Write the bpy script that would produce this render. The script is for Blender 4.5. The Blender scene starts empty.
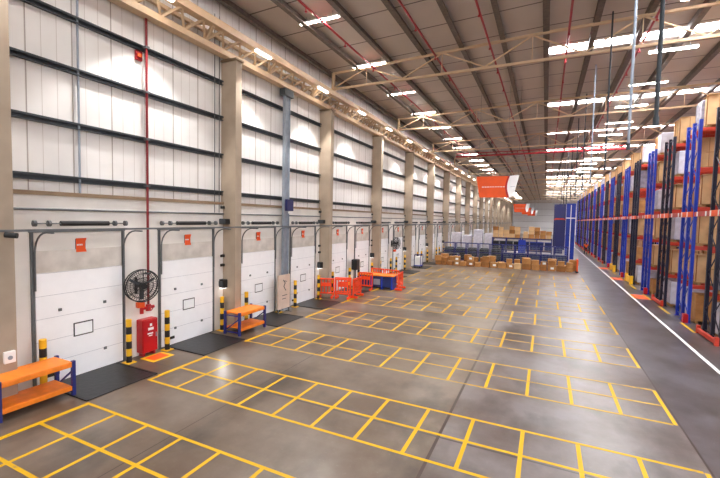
import bpy, math, random
from mathutils import Vector, Matrix
random.seed(7)
R = math.radians
C = bpy.context.scene.collection
sc = bpy.context.scene

# ------------------------------------------------------------------ camera
cam = bpy.data.objects.new('camera', bpy.data.cameras.new('camera'))
C.objects.link(cam)
cam.data.sensor_width = 36
cam.data.lens = 36 * 390.2 / 720
cam.data.clip_end = 400
_r = Vector((0.90291, 0.42932, 0.02090)).normalized()
_f = Vector((-0.42781, 0.90232, -0.05280)).normalized()
_u = _r.cross(_f).normalized()
_r = _f.cross(_u)
cam.matrix_world = Matrix(((_r.x, _u.x, -_f.x, 0), (_r.y, _u.y, -_f.y, 0), (_r.z, _u.z, -_f.z, 4.3), (0, 0, 0, 1)))
sc.camera = cam
# ------------------------------------------------------------------ sky, exposure
w = bpy.data.worlds.new('world'); sc.world = w; w.use_nodes = True
bg = w.node_tree.nodes['Background']
bg.inputs[0].default_value = (1.0, 0.97, 0.94, 1); bg.inputs[1].default_value = 0.6
sc.view_settings.view_transform = 'Standard'; sc.view_settings.look = 'None'
sc.view_settings.gamma = 1; sc.view_settings.use_curve_mapping = False
sc.view_settings.exposure = 1.36
sc.cycles.use_denoising = True
sc.cycles.max_bounces = 6; sc.cycles.diffuse_bounces = 4; sc.cycles.glossy_bounces = 3
sc.cycles.sample_clamp_indirect = 6
P_TUBE, P_SKYLIGHT, P_GIRDER = 75.0, 16.0, 380.0     # strengths of strip lights, rooflights and girder floodlights

# ------------------------------------------------------------------ materials
def lin(h):
    return tuple((((int(h[i:i+2], 16)/255)+.055)/1.055)**2.4 if int(h[i:i+2], 16) > 10 else int(h[i:i+2], 16)/255/12.92 for i in (0, 2, 4)) + (1,)
def mat(name, col, rough=.6, metal=0, var=.12, scale=3.0, emit=None, bump=0, col2=None):
    m = bpy.data.materials.new(name); m.use_nodes = True
    nt = m.node_tree; b = nt.nodes['Principled BSDF']
    c = lin(col) if isinstance(col, str) else col
    b.inputs['Roughness'].default_value = rough; b.inputs['Metallic'].default_value = metal
    if emit:
        b.inputs['Base Color'].default_value = c
        b.inputs['Emission Color'].default_value = c; b.inputs['Emission Strength'].default_value = emit
        return m
    tc = nt.nodes.new('ShaderNodeTexCoord'); n = nt.nodes.new('ShaderNodeTexNoise')
    n.inputs['Scale'].default_value = scale; n.inputs['Detail'].default_value = 5
    nt.links.new(tc.outputs['Object'], n.inputs['Vector'])
    rp = nt.nodes.new('ShaderNodeValToRGB')
    c2 = lin(col2) if col2 else tuple(min(1, x*(1+var)) for x in c[:3]) + (1,)
    c1 = c if col2 else tuple(x*(1-var) for x in c[:3]) + (1,)
    rp.color_ramp.elements[0].color = c1; rp.color_ramp.elements[1].color = c2
    rp.color_ramp.elements[0].position = .35; rp.color_ramp.elements[1].position = .65
    nt.links.new(n.outputs['Fac'], rp.inputs[0]); nt.links.new(rp.outputs[0], b.inputs['Base Color'])
    if bump:
        bp = nt.nodes.new('ShaderNodeBump'); bp.inputs['Strength'].default_value = bump; bp.inputs['Distance'].default_value = .02
        nt.links.new(n.outputs['Fac'], bp.inputs['Height']); nt.links.new(bp.outputs[0], b.inputs['Normal'])
    return m

def stripes(m, axis, period, width, dark, jitter=0):
    """fine joint lines across a surface at a fixed spacing (object space)"""
    nt = m.node_tree; b = nt.nodes['Principled BSDF']
    src = b.inputs['Base Color'].links[0].from_socket
    tc = nt.nodes.new('ShaderNodeTexCoord'); sp = nt.nodes.new('ShaderNodeSeparateXYZ')
    nt.links.new(tc.outputs['Object'], sp.inputs[0])
    d = nt.nodes.new('ShaderNodeMath'); d.operation = 'DIVIDE'; d.inputs[1].default_value = period
    nt.links.new(sp.outputs[axis], d.inputs[0])
    fr = nt.nodes.new('ShaderNodeMath'); fr.operation = 'FRACT'; nt.links.new(d.outputs[0], fr.inputs[0])
    lt = nt.nodes.new('ShaderNodeMath'); lt.operation = 'LESS_THAN'; lt.inputs[1].default_value = width/period
    nt.links.new(fr.outputs[0], lt.inputs[0])
    mx = nt.nodes.new('ShaderNodeMixRGB'); mx.inputs[2].default_value = lin(dark)
    nt.links.new(lt.outputs[0], mx.inputs[0]); nt.links.new(src, mx.inputs[1]); nt.links.new(mx.outputs[0], b.inputs['Base Color'])
    return m

def floor_material():
    m = bpy.data.materials.new('polished concrete'); m.use_nodes = True
    nt = m.node_tree; N = nt.nodes.new; L = nt.links.new; b = nt.nodes['Principled BSDF']
    tc = N('ShaderNodeTexCoord')
    def noise(s, d=6, sc3=(1, 1, 1), ro=.6):
        mp = N('ShaderNodeMapping'); mp.inputs['Scale'].default_value = sc3
        L(tc.outputs['Object'], mp.inputs['Vector'])
        n = N('ShaderNodeTexNoise'); n.inputs['Scale'].default_value = s; n.inputs['Detail'].default_value = d; n.inputs['Roughness'].default_value = ro
        L(mp.outputs[0], n.inputs['Vector']); return n
    def ramp(src, p0, c0, p1, c1):
        r = N('ShaderNodeValToRGB'); e = r.color_ramp.elements
        e[0].position, e[0].color, e[1].position, e[1].color = p0, c0, p1, c1
        L(src, r.inputs[0]); return r
    sp = N('ShaderNodeSeparateXYZ'); L(tc.outputs['Object'], sp.inputs[0])
    def mixc(f, a, c, t='MIX'):
        x = N('ShaderNodeMixRGB'); x.blend_type = t
        for i, v in ((0, f), (1, a), (2, c)):
            if isinstance(v, (float, int)): x.inputs[i].default_value = v
            elif isinstance(v, tuple): x.inputs[i].default_value = v
            else: L(v, x.inputs[i])
        return x.outputs[0]
    def gt(src, v):
        x = N('ShaderNodeMath'); x.operation = 'GREATER_THAN'; x.inputs[1].default_value = v; L(src, x.inputs[0]); return x.outputs[0]
    # three bands of concrete colour, brown by the docks, lilac grey in the middle, darker in the rack aisle
    base = mixc(gt(sp.outputs[0], -1.75), lin('76695d'), lin('78706e'))
    base = mixc(gt(sp.outputs[0], 2.79), base, lin('5e595c'))
    n1 = noise(.45); base = mixc(ramp(n1.outputs['Fac'], .40, (0, 0, 0, 1), .62, (.8, .8, .8, 1)).outputs[0], base, mixc(1.0, base, lin('b8a18c'), 'MULTIPLY'))
    n2 = noise(.7, 5, (1, .6, 1), .55); base = mixc(ramp(n2.outputs['Fac'], .50, (0, 0, 0, 1), .66, (.75, .75, .75, 1)).outputs[0], base, lin('3a322b'))
    n3 = noise(14, 3); base = mixc(ramp(n3.outputs['Fac'], .62, (0, 0, 0, 1), .75, (.12, .12, .12, 1)).outputs[0], base, lin('b5aaa0'))
    # saw-cut joints
    def near(ax, v, wd):
        s = N('ShaderNodeMath'); s.operation = 'SUBTRACT'; s.inputs[1].default_value = v; L(sp.outputs[ax], s.inputs[0])
        a = N('ShaderNodeMath'); a.operation = 'ABSOLUTE'; L(s.outputs[0], a.inputs[0])
        l = N('ShaderNodeMath'); l.operation = 'LESS_THAN'; l.inputs[1].default_value = wd; L(a.outputs[0], l.inputs[0]); return l.outputs[0]
    for ax, v, wd in ((0, -1.75, .03), (0, 2.79, .02), (0, -6.4, .012), (0, 8.0, .02)):
        base = mixc(near(ax, v, wd), base, lin('3d2e27'))
    yj = N('ShaderNodeMath'); yj.operation = 'DIVIDE'; yj.inputs[1].default_value = 11.0
    ys = N('ShaderNodeMath'); ys.operation = 'SUBTRACT'; ys.inputs[1].default_value = 7.48; L(sp.outputs[1], ys.inputs[0]); L(ys.outputs[0], yj.inputs[0])
    yf = N('ShaderNodeMath'); yf.operation = 'FRACT'; L(yj.outputs[0], yf.inputs[0])
    yl = N('ShaderNodeMath'); yl.operation = 'LESS_THAN'; yl.inputs[1].default_value = .004; L(yf.outputs[0], yl.inputs[0])
    base = mixc(yl.outputs[0], base, lin('4a403b'))
    L(base, b.inputs['Base Color'])
    b.inputs['Roughness'].default_value = .30
    b.inputs['Specular IOR Level'].default_value = .5
    return m

def paint_material(name, col, under='7f7468', wear=.5):
    m = bpy.data.materials.new(name); m.use_nodes = True
    nt = m.node_tree; N = nt.nodes.new; L = nt.links.new; b = nt.nodes['Principled BSDF']
    tc = N('ShaderNodeTexCoord'); n = N('ShaderNodeTexNoise'); n.inputs['Scale'].default_value = 2.2; n.inputs['Detail'].default_value = 9; n.inputs['Roughness'].default_value = .75
    L(tc.outputs['Object'], n.inputs['Vector'])
    r = N('ShaderNodeValToRGB'); e = r.color_ramp.elements
    e[0].position, e[0].color, e[1].position, e[1].color = wear, lin(col), wear+.16, lin(under)
    L(n.outputs['Fac'], r.inputs[0]); L(r.outputs[0], b.inputs['Base Color']); b.inputs['Roughness'].default_value = .55; b.inputs['Specular IOR Level'].default_value = .3
    return m

M = {}
M['floor'] = floor_material()
M['yellow_paint'] = paint_material('yellow floor paint', 'd2a308', wear=.62)
M['thin_paint'] = paint_material('worn yellow floor paint', 'c49a2c', wear=.52)
M['white_paint'] = paint_material('white floor paint', 'f2eeee', '8a8484', wear=.6)
M['cladding'] = stripes(stripes(mat('white wall sheeting', 'f4f1ef', .55, 0, .03, 1.0), 1, 1.0, .03, 'ada39d'), 1, .333, .014, 'd6cfca')
M['dado'] = mat('pale concrete panel', 'ece7e1', .75, 0, .05, 1.2)
M['lintel'] = mat('smudged concrete', 'e6dfd7', .75, 0, .2, 1.3, col2='bfb7ae')
M['column'] = mat('bare concrete', 'aa9987', .8, 0, .08, 1.5, bump=.15)
M['girt'] = mat('dark grey steel', '40454a', .5, .3, .1)
M['cream'] = mat('cream painted steel', 'cfb291', .5, 0, .06)
M['purlin'] = mat('brown grey purlin steel', '6a5d53', .6, .2, .2, 6)
M['roof'] = stripes(mat('roof lining sheet', 'c6bab0', .6, 0, .05, .5), 1, 2.02, .07, '6b5f57')
M['ledge'] = mat('brown flashing', '8d755c', .6, 0, .1)
M['door_white'] = stripes(mat('white door panel', 'fbfbfd', .35, 0, .02), 2, .56, .012, 'c9cad0')
M['track'] = mat('galvanised track', '6c6f72', .45, .5, .15)
M['black'] = mat('black plastic', '17171a', .5, 0, .2)
M['rubber'] = mat('black rubber mat', '141518', .42, 0, .25, 8, bump=.3)
M['glass'] = mat('window pane', 'fbfdff', .15, 0, .01)
M['orange_sign'] = mat('orange sign sheet', 'f25a1c', .5, 0, .04)
M['orange'] = mat('orange powder coat', 'f0821e', .45, 0, .1, 5)
M['orange_plastic'] = mat('orange red barrier plastic', 'f2481c', .4, 0, .08)
M['white'] = mat('white sheet', 'f4f2f0', .5, 0, .02)
M['blue'] = mat('blue rack steel', '1334a6', .4, 0, .12)
M['navy'] = mat('dark navy rack steel', '12132c', .45, 0, .2)
M['navy_leg'] = mat('navy bench steel', '232a72', .45, 0, .12)
M['beam'] = mat('red orange rack beam', 'bd3720', .45, 0, .15, 2)
M['red'] = mat('fire red paint', 'b8101a', .35, 0, .08)
M['dark_red'] = mat('dark red pipe paint', 'a3202a', .4, 0, .1)
M['riser'] = mat('deep red pipe paint', '7a1018', .4, 0, .08)
M['yellow'] = mat('safety yellow', 'f0b81c', .45, 0, .06)
M['steel'] = mat('blue grey steel', '98a1ae', .4, .4, .1)
M['carton'] = mat('brown carton', 'b07c45', .75, 0, .15, 2.5)
M['carton_dark'] = mat('dark brown carton', '96622f', .75, 0, .18, 2.5)
M['carton_pale'] = mat('pale carton', 'd2ab7c', .75, 0, .1, 2)
M['wrap'] = mat('pale stretch film', 'cbc7d2', .25, 0, .12, 4)
M['grey_wrap'] = mat('grey stretch film', '9b97a4', .25, 0, .2, 5)
M['timber'] = mat('pallet timber', 'a57c4d', .8, 0, .2, 4)
M['tape'] = mat('pale tape', 'd8b98c', .4, 0, .04)
M['tube'] = mat('strip light diffuser', (1, .965, .92, 1), .5, emit=P_TUBE)
M['spot'] = mat('lamp lens', (1, .97, .95, 1), .5, emit=1.5)
M['lamp'] = mat('lamp diffuser', (1, .95, .88, 1), .5, emit=9)
M['skylight'] = mat('translucent rooflight sheet', (.90, .93, 1, 1), .5, emit=P_SKYLIGHT)
M['board'] = mat('cream notice board', 'd9bfae', .6, 0, .05)
M['skin'] = mat('skin', 'b98a6c', .6, 0, .05)
M['hivis'] = mat('orange work vest', 'f2601e', .6, 0, .08)
M['trousers'] = mat('dark trousers', '23242c', .8, 0, .1)
M['hair'] = mat('dark hair', '1c1512', .7, 0, .1)
M['endwall'] = stripes(mat('far white sheeting', 'f6f4f4', .6, 0, .02), 2, 2.2, .12, 'c0b9b9')
M['sign_blue'] = mat('dark blue sign sheet', '26285e', .5, 0, .05)
M['bin_blue'] = mat('blue tub plastic', '16275f', .5, 0, .25, 2)

# ------------------------------------------------------------------ mesh builder
class MB:
    def __init__(s): s.v = []; s.f = []; s.m = []; s.s = []; s.cur = 0
    def add(s, vs, fs, smooth=False):
        o = len(s.v); s.v += [tuple(x) for x in vs]
        for f in fs: s.f.append([i+o for i in f]); s.m.append(s.cur); s.s.append(smooth)
    def mi(s, i): s.cur = i; return s
    def box(s, c, d, rot=None, bev=0):
        x, y, z = d[0]/2, d[1]/2, d[2]/2
        if bev:
            b = min(bev, x*.9, y*.9, z*.9); pts = []
            for sz in (-1, 1):
                for k in (0, 1):
                    zz = sz*(z if k == (0 if sz < 0 else 1) else z-b); ins = b if k == (0 if sz < 0 else 1) else 0
                    for sx, sy in ((-1, -1), (1, -1), (1, 1), (-1, 1)):
                        pts.append(Vector((sx*(x-ins), sy*(y-ins), zz)))
            fs = [[3, 2, 1, 0], [12, 13, 14, 15]]
            for a in (0, 4, 8):
                for i in range(4): j = (i+1) % 4; fs.append([a+i, a+j, a+4+j, a+4+i])
        else:
            pts = [Vector((sx*x, sy*y, sz*z)) for sz in (-1, 1) for sx, sy in ((-1, -1), (1, -1), (1, 1), (-1, 1))]
            fs = [[3, 2, 1, 0], [4, 5, 6, 7], [0, 1, 5, 4], [1, 2, 6, 5], [2, 3, 7, 6], [3, 0, 4, 7]]
        if rot: pts = [rot @ p for p in pts]
        c = Vector(c); s.add([p+c for p in pts], fs); return s
    def bx(s, x0, x1, y0, y1, z0, z1, bev=0): return s.box(((x0+x1)/2, (y0+y1)/2, (z0+z1)/2), (abs(x1-x0), abs(y1-y0), abs(z1-z0)), None, bev)
    def bar(s, p, q, w, h=None):
        p, q = Vector(p), Vector(q); d = q-p; L = d.length
        if L < 1e-6: return s
        z = d/L; ref = Vector((0, 0, 1)) if abs(z.z) < .95 else Vector((0, 1, 0))
        x = ref.cross(z).normalized(); y = z.cross(x)
        return s.box((p+q)/2, (w, h or w, L), Matrix((x, y, z)).transposed())
    def tube(s, pts, r, n=8, cap=True):
        pts = [Vector(p) for p in pts]; o = []; k = len(pts)
        up = None
        for i, p in enumerate(pts):
            t = ((pts[min(i+1, k-1)]-pts[max(i-1, 0)])).normalized()
            if up is None or abs(up.dot(t)) > .99: up = Vector((0, 0, 1)) if abs(t.z) < .9 else Vector((1, 0, 0))
            a = up.cross(t).normalized(); b = t.cross(a); up = b
            rr = r[i] if isinstance(r, (list, tuple)) else r
            o += [p+a*rr*math.cos(2*math.pi*j/n)+b*rr*math.sin(2*math.pi*j/n) for j in range(n)]
        fs = [[i*n+j, i*n+(j+1) % n, (i+1)*n+(j+1) % n, (i+1)*n+j] for i in range(k-1) for j in range(n)]
        s.add(o, fs, True)
        if cap: s.add(o[:n], [list(range(n))[::-1]]); s.add(o[-n:], [list(range(n))])
        return s
    def ring(s, c, nrm, rad, r, n=32, k=5):
        c, nrm = Vector(c), Vector(nrm).normalized(); a = nrm.orthogonal().normalized(); b = nrm.cross(a)
        o = []
        for i in range(n):
            t = 2*math.pi*i/n; d = a*math.cos(t)+b*math.sin(t)
            o += [c+d*(rad+r*math.cos(2*math.pi*j/k))+nrm*r*math.sin(2*math.pi*j/k) for j in range(k)]
        s.add(o, [[i*k+j, ((i+1) % n)*k+j, ((i+1) % n)*k+(j+1) % k, i*k+(j+1) % k] for i in range(n) for j in range(k)], True); return s
    def quad(s, *p): s.add(p, [list(range(len(p)))]); return s
    def mesh(s, name, mats):
        me = bpy.data.meshes.new(name); me.from_pydata(s.v, [], s.f)
        for m in (mats if isinstance(mats, list) else [mats]): me.materials.append(M[m] if isinstance(m, str) else m)
        me.polygons.foreach_set('material_index', s.m); me.polygons.foreach_set('use_smooth', s.s)
        me.update(); return me
    def build(s, name, mats, parent=None, loc=None, rot=None):
        return place(s.mesh(name, mats), name, parent, loc, rot)
def place(me, name, parent=None, loc=None, rot=None):
    o = bpy.data.objects.new(name, me); C.objects.link(o)
    if parent: o.parent = parent
    if loc: o.location = loc
    if rot: o.rotation_euler = rot
    return o
def tag(o, label=None, cat=None, group=None, kind=None):
    if label: o['label'] = label
    if cat: o['category'] = cat
    if group: o['group'] = group
    if kind: o['kind'] = kind
    return o
def thing(name, label, cat, loc=(0, 0, 0), rz=0, group=None):
    o = bpy.data.objects.new(name, None); C.objects.link(o); o.location = loc; o.rotation_euler = (0, 0, rz)
    o.empty_display_size = .2
    return tag(o, label, cat, group)
def dup(root, loc, rz=None, label=None, group=None):
    r = root.copy(); C.objects.link(r); r.location = loc
    if rz is not None: r.rotation_euler = (0, 0, rz)
    if label: r['label'] = label
    if group: r['group'] = group
    for ch in list(root.children):
        c = ch.copy(); C.objects.link(c); c.parent = r
        for g in list(ch.children):
            d = g.copy(); C.objects.link(d); d.parent = c
    return r
def struct(name, mb, mats, parent=None, loc=None):
    o = mb.build(name, mats, parent, loc)
    if not parent: o['kind'] = 'structure'
    return o
ORD = 'first second third fourth fifth sixth seventh eighth ninth tenth eleventh twelfth thirteenth fourteenth fifteenth sixteenth seventeenth eighteenth nineteenth twentieth'.split()
TENS = {20: 'twenty', 30: 'thirty', 40: 'forty', 50: 'fifty'}
def nth(n):
    if n <= 20: return ORD[n-1]
    t, u = n//10*10, n % 10
    return TENS[t] + '-' + ORD[u-1] if u else {30: 'thirtieth', 40: 'fortieth', 50: 'fiftieth'}[t]

XW = -11.0                      # dock wall plane
YC = [-2.9+7.0*k for k in range(1, 22)]   # columns of the dock wall
YEND = 151.0
def roofz(x): return 12.42+.03*min(x, 0)+.004*max(x, 0)

# ================================================================== SETTING
fl = struct('floor', MB().bx(-11.3, 34, -12, YEND, -.3, 0), 'floor')
ln = .95
blocks = [(3.28, 5.17), (6.65, 8.54), (10.33, 12.25), (13.98, 15.98), (17.8, 19.85), (21.5, 23.5), (25.2, 27.2), (28.9, 30.9), (32.6, 34.6)]
XL, SX = -9.12, .986
for bi, (y0, y1) in enumerate(blocks):
    a = MB(); n_last = 12
    for n in range(13):
        x = XL+SX*n
        if bi == 0:
            a.bx(x-.038, x+.038, .9, y1, 0, .003)
        else: a.bx(x-.038, x+.038, y0, y1, 0, .003)
    a.build('yellow_bay_line', 'yellow_paint', fl)
    c = MB()
    for y in ([1.4, 2.3] if bi == 0 else []) + [y0, (y0+y1)/2, y1]:
        c.bx(XL-.05, XL+SX*11.9+.05, y-.034, y+.034, .001, .004)
    c.build('yellow_cross_line', 'yellow_paint' if bi < 2 else 'thin_paint', fl)
a = MB()
for y0, y1 in ((-2, 5.2), (6.95, 8.6), (10.25, 12.2), (14.0, 15.6), (17.3, 19.2), (21, 23), (24.5, 26.5), (28, 30)):
    a.bx(-9.2, -9.1, y0, y1, .002, .005)
a.build('dock_edge_line', 'yellow_paint', fl)
MB().bx(4.74, 4.85, -8, 110, 0, .004).build('white_aisle_line', 'white_paint', fl)

wl = struct('wall_left', MB().bx(-11.4, -11.1, -8, YEND, 4.75, 12.08), 'cladding')
MB().bx(-11.4, XW, -8, YEND, 0, 4.72).build('concrete_dado', 'dado', wl)
MB().bx(-11.3, -10.95, -8, YEND, 4.70, 4.80).build('brown_ledge', 'ledge', wl)
MB().tube([(-10.97, -6, 4.36), (-10.97, 150, 4.36)], .03, 6).build('conduit', 'track', wl)
MB().tube([(-11.04, 6.12, 4.8), (-11.04, 6.12, 9.2), (-11.04, 6.15, 11.5)], .03, 6).build('conduit', 'steel', wl)
MB().tube([(-11.0, 10.68, 4.4), (-11.0, 10.68, 11.5)], .015, 5).build('conduit', 'track', wl)
MB().tube([(-11.0, 10.9, 4.4), (-11.0, 10.9, 11.5)], .015, 5).build('conduit', 'track', wl)
gm = {}
for z in (9.2, 7.9, 6.52, 5.14):
    g = MB(); g.box((.0, 0, .0), (.02, 6.6, .15)); g.box((.04, 0, .07), (.1, 6.6, .02)); g.box((.04, 0, -.07), (.1, 6.6, .02)); g.box((.085, 0, .05), (.015, 6.6, .05))
    gm[z] = g.mesh('girt', 'girt')
for i in range(-1, len(YC)):
    y = (YC[i]+.4+3.3) if i >= 0 else YC[0]-3.4
    for z in gm: place(gm[z], 'girt', wl, (-11.08, y, z))
col_me = MB().bx(-.3, .6, 0, .32, 0, 9.96, .03).mi(1).bx(-.2, .66, -.05, .37, 9.96, 10.02).mesh('column', ['column', 'ledge'])
for i, y in enumerate(YC):
    o = place(col_me, 'column', None, (XW, y, 0)); o['kind'] = 'structure'

# eaves lattice girder along the column heads
gb = MB()
gb.bx(-10.95, -10.62, -8, YEND, 10.04, 10.24)
gb.bx(-10.42, -10.12, -8, YEND, 10.60, 10.84)
gb.bx(-10.98, -10.86, -8, YEND, 10.62, 10.74)
y = -7.7; k = 0
while y < YEND-1:
    gb.bar((-10.70, y, 10.2), (-10.3, y+.42, 10.64), .07); gb.bar((-10.3, y+.42, 10.64), (-10.70, y+.84, 10.2), .07)
    gb.bar((-10.9, y, 10.2), (-10.92, y+.42, 10.66), .05)
    gb.bar((-10.92, y+.42, 10.66), (-10.3, y+.84, 10.66), .05)
    if k % 4 == 0: gb.bar((-10.3, y+.84, 10.64), (-10.72, y+.84, 10.2), .1)
    y += .84; k += 1
struct('girder_beam', gb, 'cream')

# roof
cl = MB()
def roofslab(x0, x1, y0, y1):
    z0, z1 = roofz(x0), roofz(x1)
    vs = [(x0, y0, z0), (x1, y0, z1), (x1, y1, z1), (x0, y1, z0), (x0, y0, z0+.2), (x1, y0, z1+.2), (x1, y1, z1+.2), (x0, y1, z0+.2)]
    cl.add(vs, [[0, 1, 2, 3], [7, 6, 5, 4], [4, 5, 1, 0], [5, 6, 2, 1], [6, 7, 3, 2], [7, 4, 0, 3]])
SKY = [20.95+9.5*k for k in range(-3, 13)]
roofslab(-11.4, -.2, -12, YEND)
edges = [-12] + [e for s_ in SKY for e in (s_-.42, s_+.42)] + [YEND]
for a_, b_ in zip(edges[0::2], edges[1::2]):
    if b_ > a_: roofslab(-.2, 34, a_, b_)
ceil = struct('ceiling', cl, 'roof')
for k, s_ in enumerate(SKY):
    z0, z1 = roofz(0)+.05, roofz(34)+.05
    m = MB(); m.add([(-.2, s_-.42, z0), (34, s_-.42, z1), (34, s_+.42, z1), (-.2, s_+.42, z0), (-.2, s_-.42, z0+.03), (34, s_-.42, z1+.03), (34, s_+.42, z1+.03), (-.2, s_+.42, z0+.03)],
                    [[3, 2, 1, 0], [4, 5, 6, 7], [0, 1, 5, 4], [1, 2, 6, 5], [2, 3, 7, 6], [3, 0, 4, 7]])
    struct('window_%d' % (k+1), m, 'skylight')
for i in range(-6, 19):
    x = -.3+1.735*i
    z = roofz(x)-.14
    m = MB().bx(-.05, .05, -12, YEND, -.13, .13).bx(-.05, .16, -12, YEND, -.15, -.11)
    if i == 0: m = MB().bx(-.12, .12, -12, YEND, -.16, .13)
    o = m.build('purlin_beam', 'purlin', None, (x, 0, z)); o['kind'] = 'structure'
# cross trusses every ten metres
t = MB(); X0, X1 = -10.3, 33.0
t.bar((X0, 0, 11.0), (X1, 0, 11.0), .10)
for a_, b_ in ((X0, -.3), (-.3, X1)): t.bar((a_, 0, roofz(a_)-.32), (b_, 0, roofz(b_)-.32), .10)
x = X0; up = True
while x < X1-1.2:
    xn = x+1.9
    pz = lambda xx: roofz(xx)-.34
    if up: t.bar((x, 0, 11.05), (xn, 0, pz(xn)), .055)
    else: t.bar((x, 0, pz(x)), (xn, 0, 11.05), .055)
    if up: t.bar((xn, 0, 11.05), (xn, 0, pz(xn)), .035)
    x = xn; up = not up
t.bar((X0, 0, 10.7), (X0, 0, roofz(X0)-.3), .14)
tm = t.mesh('roof_beam', 'cream')
for k in range(-1, 15):
    o = place(tm, 'roof_beam', None, (0, 8.1+10*k, 0)); o['kind'] = 'structure'

struct('wall_end', MB().bx(-11.4, 34, YEND, YEND+.3, 0, 12.5), 'endwall')
struct('wall_right', MB().bx(34, 34.3, -12, YEND, 0, 12.5), 'dado')

# ------------------------------------------------------------------ dock doors
DY = []
for y in YC: DY += [y+2.0, y+5.38]
DY = DY[:40]
def door_parts(root, k):
    w = 1.06
    MB().bx(0, .05, -w, w, .03, 2.8).build('door_panel', 'door_white', root)
    MB().bx(0, .03, -w, w, 2.82, 3.35).build('lintel_panel', 'lintel', root)
    f = MB()
    f.bx(.05, .055, -.245, .245, 1.07, 1.43)
    o = f.build('window_frame', 'black', root); MB().bx(.055, .062, -.215, .215, 1.1, 1.4).build('pane', 'glass', o)
    h = MB()
    for sy in (-.55, .55):
        for z in (.55, 1.85): h.bx(.05, .08, sy-.035, sy+.035, z-.035, z+.035)
    h.build('hinge_plate', 'track', root)
    for sy in (-1, 1):
        p = MB().bx(0, .06, sy*1.11-.028, sy*1.11+.028, 0, 3.85)
        p.build('track_post', 'track', root)
        c = MB().tube([(.1, sy*1.08, 2.4)]+[(.1+.52*(1-math.cos(a)), sy*1.08, 3.3+.52*math.sin(a)) for a in [R(q) for q in range(0, 91, 15)]]+[(.9, sy*1.08, 3.82)], .022, 6)
        c.build('curved_track', 'track', root)
    MB().bx(0, .05, -1.16, 1.16, 3.80, 3.85).build('header_rail', 'track', root)
    s = MB().tube([(.16, -1.15, 4.02), (.16, 1.15, 4.02)], .018, 6)
    for yy in (-1.1, -.8, .8, 1.1): s.tube([(.16, yy-.03, 4.02), (.16, yy+.03, 4.02)], .075, 10)
    sh = s.build('spring_shaft', 'track', root)
    MB().tube([(.16, -.55, 4.02), (.16, .62, 4.02)], .065, 10).build('torsion_spring', 'black', sh)
    MB().bx(0, .04, -w-.05, w+.05, 0, .06).build('sill_strip', 'black', root)
    b = MB()
    b.bx(.05, .09, -.95, -.6, .22, .3)
    b.build('bottom_lock', 'black', root)
droot = bpy.data.objects.new('door_1', None); C.objects.link(droot); droot['kind'] = 'structure'; droot.location = (XW, DY[0], 0)
door_parts(droot, 0)
for i in range(1, len(DY)):
    d = dup(droot, (XW, DY[i], 0)); d.name = 'door_%d' % (i+1)
tr = MB().bar((-10.3, -6, 3.88), (-10.3, 149, 3.88), .05)
tag(tr.build('rail', 'track'), 'long grey track support rail running in front of the concrete columns above the doors', 'rail')

# ================================================================== THINGS
# ------------------------------------------------------------------ lights
def lamp(name, typ, energy, parent, loc, rot, col=(1, .97, .93), **kw):
    l = bpy.data.lights.new(name, typ); l.energy = energy; l.color = col
    for k_, v in kw.items(): setattr(l, k_, v)
    o = bpy.data.objects.new(name, l); C.objects.link(o); o.parent = parent; o.location = loc; o.rotation_euler = rot; return o
def strip(label, loc, group):
    r = thing('ceiling_light', label, 'ceiling light', loc, 0, group)
    MB().bx(-.88, .88, -.11, .11, .0, .03).bx(-.88, .88, -.05, .05, .03, .08).build('housing', 'white', r)
    MB().bx(-.85, .85, -.045, .045, -.02, -.001).build('diffuser', 'tube', r)
    for sx in (-.6, .6): MB().bar((sx, 0, .08), (sx, 0, .36), .012).build('hanger', 'track', r)
    return r
l0 = strip('first ceiling strip light of the row above the dock doors', (-8.25, 13.3, 11.92), 'strip lights above the dock doors')
for k in range(1, 27): dup(l0, (-8.25, 13.3+4.75*k, 11.92), None, '%s ceiling strip light of the row above the dock doors' % nth(k+1))
for k in (-1, -2): dup(l0, (-8.25, 13.3+4.75*k, 11.92), None, 'ceiling strip light over the dock doors, %s before the row in view' % ('last' if k == -1 else 'second'))
l1 = dup(l0, (4.75, 17.1, 12.0), None, 'first ceiling strip light of the row above the rack aisle', 'strip lights above the rack aisle')
for k in range(1, 12): dup(l1, (4.75, 17.1+4.65*k, 12.0), None, '%s ceiling strip light of the row above the rack aisle' % nth(k+1))
gl = thing('girder_light', 'first short lamp on the cream lattice girder', 'lamp', (-10.06, 12.2, 10.50), 0, 'lamps along the lattice girder')
MB().bx(-.06, .07, -.45, .45, .02, .09).build('housing', 'white', gl)
MB().bx(-.04, .06, -.42, .42, -.03, .02).build('diffuser', 'lamp', gl)
lamp('wall_wash', 'SPOT', P_GIRDER, gl, (.1, 0, -.1), (0, R(-14), 0), spot_size=R(104), spot_blend=.3, shadow_soft_size=.15)
for k in range(-2, 28):
    if k: dup(gl, (-10.06, 12.2+4.45*k, 10.50), None, '%s short lamp on the cream lattice girder' % nth(k+1) if k > 0 else 'short lamp on the cream girder, %s before the first column' % ('just' if k == -1 else 'further'))

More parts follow.
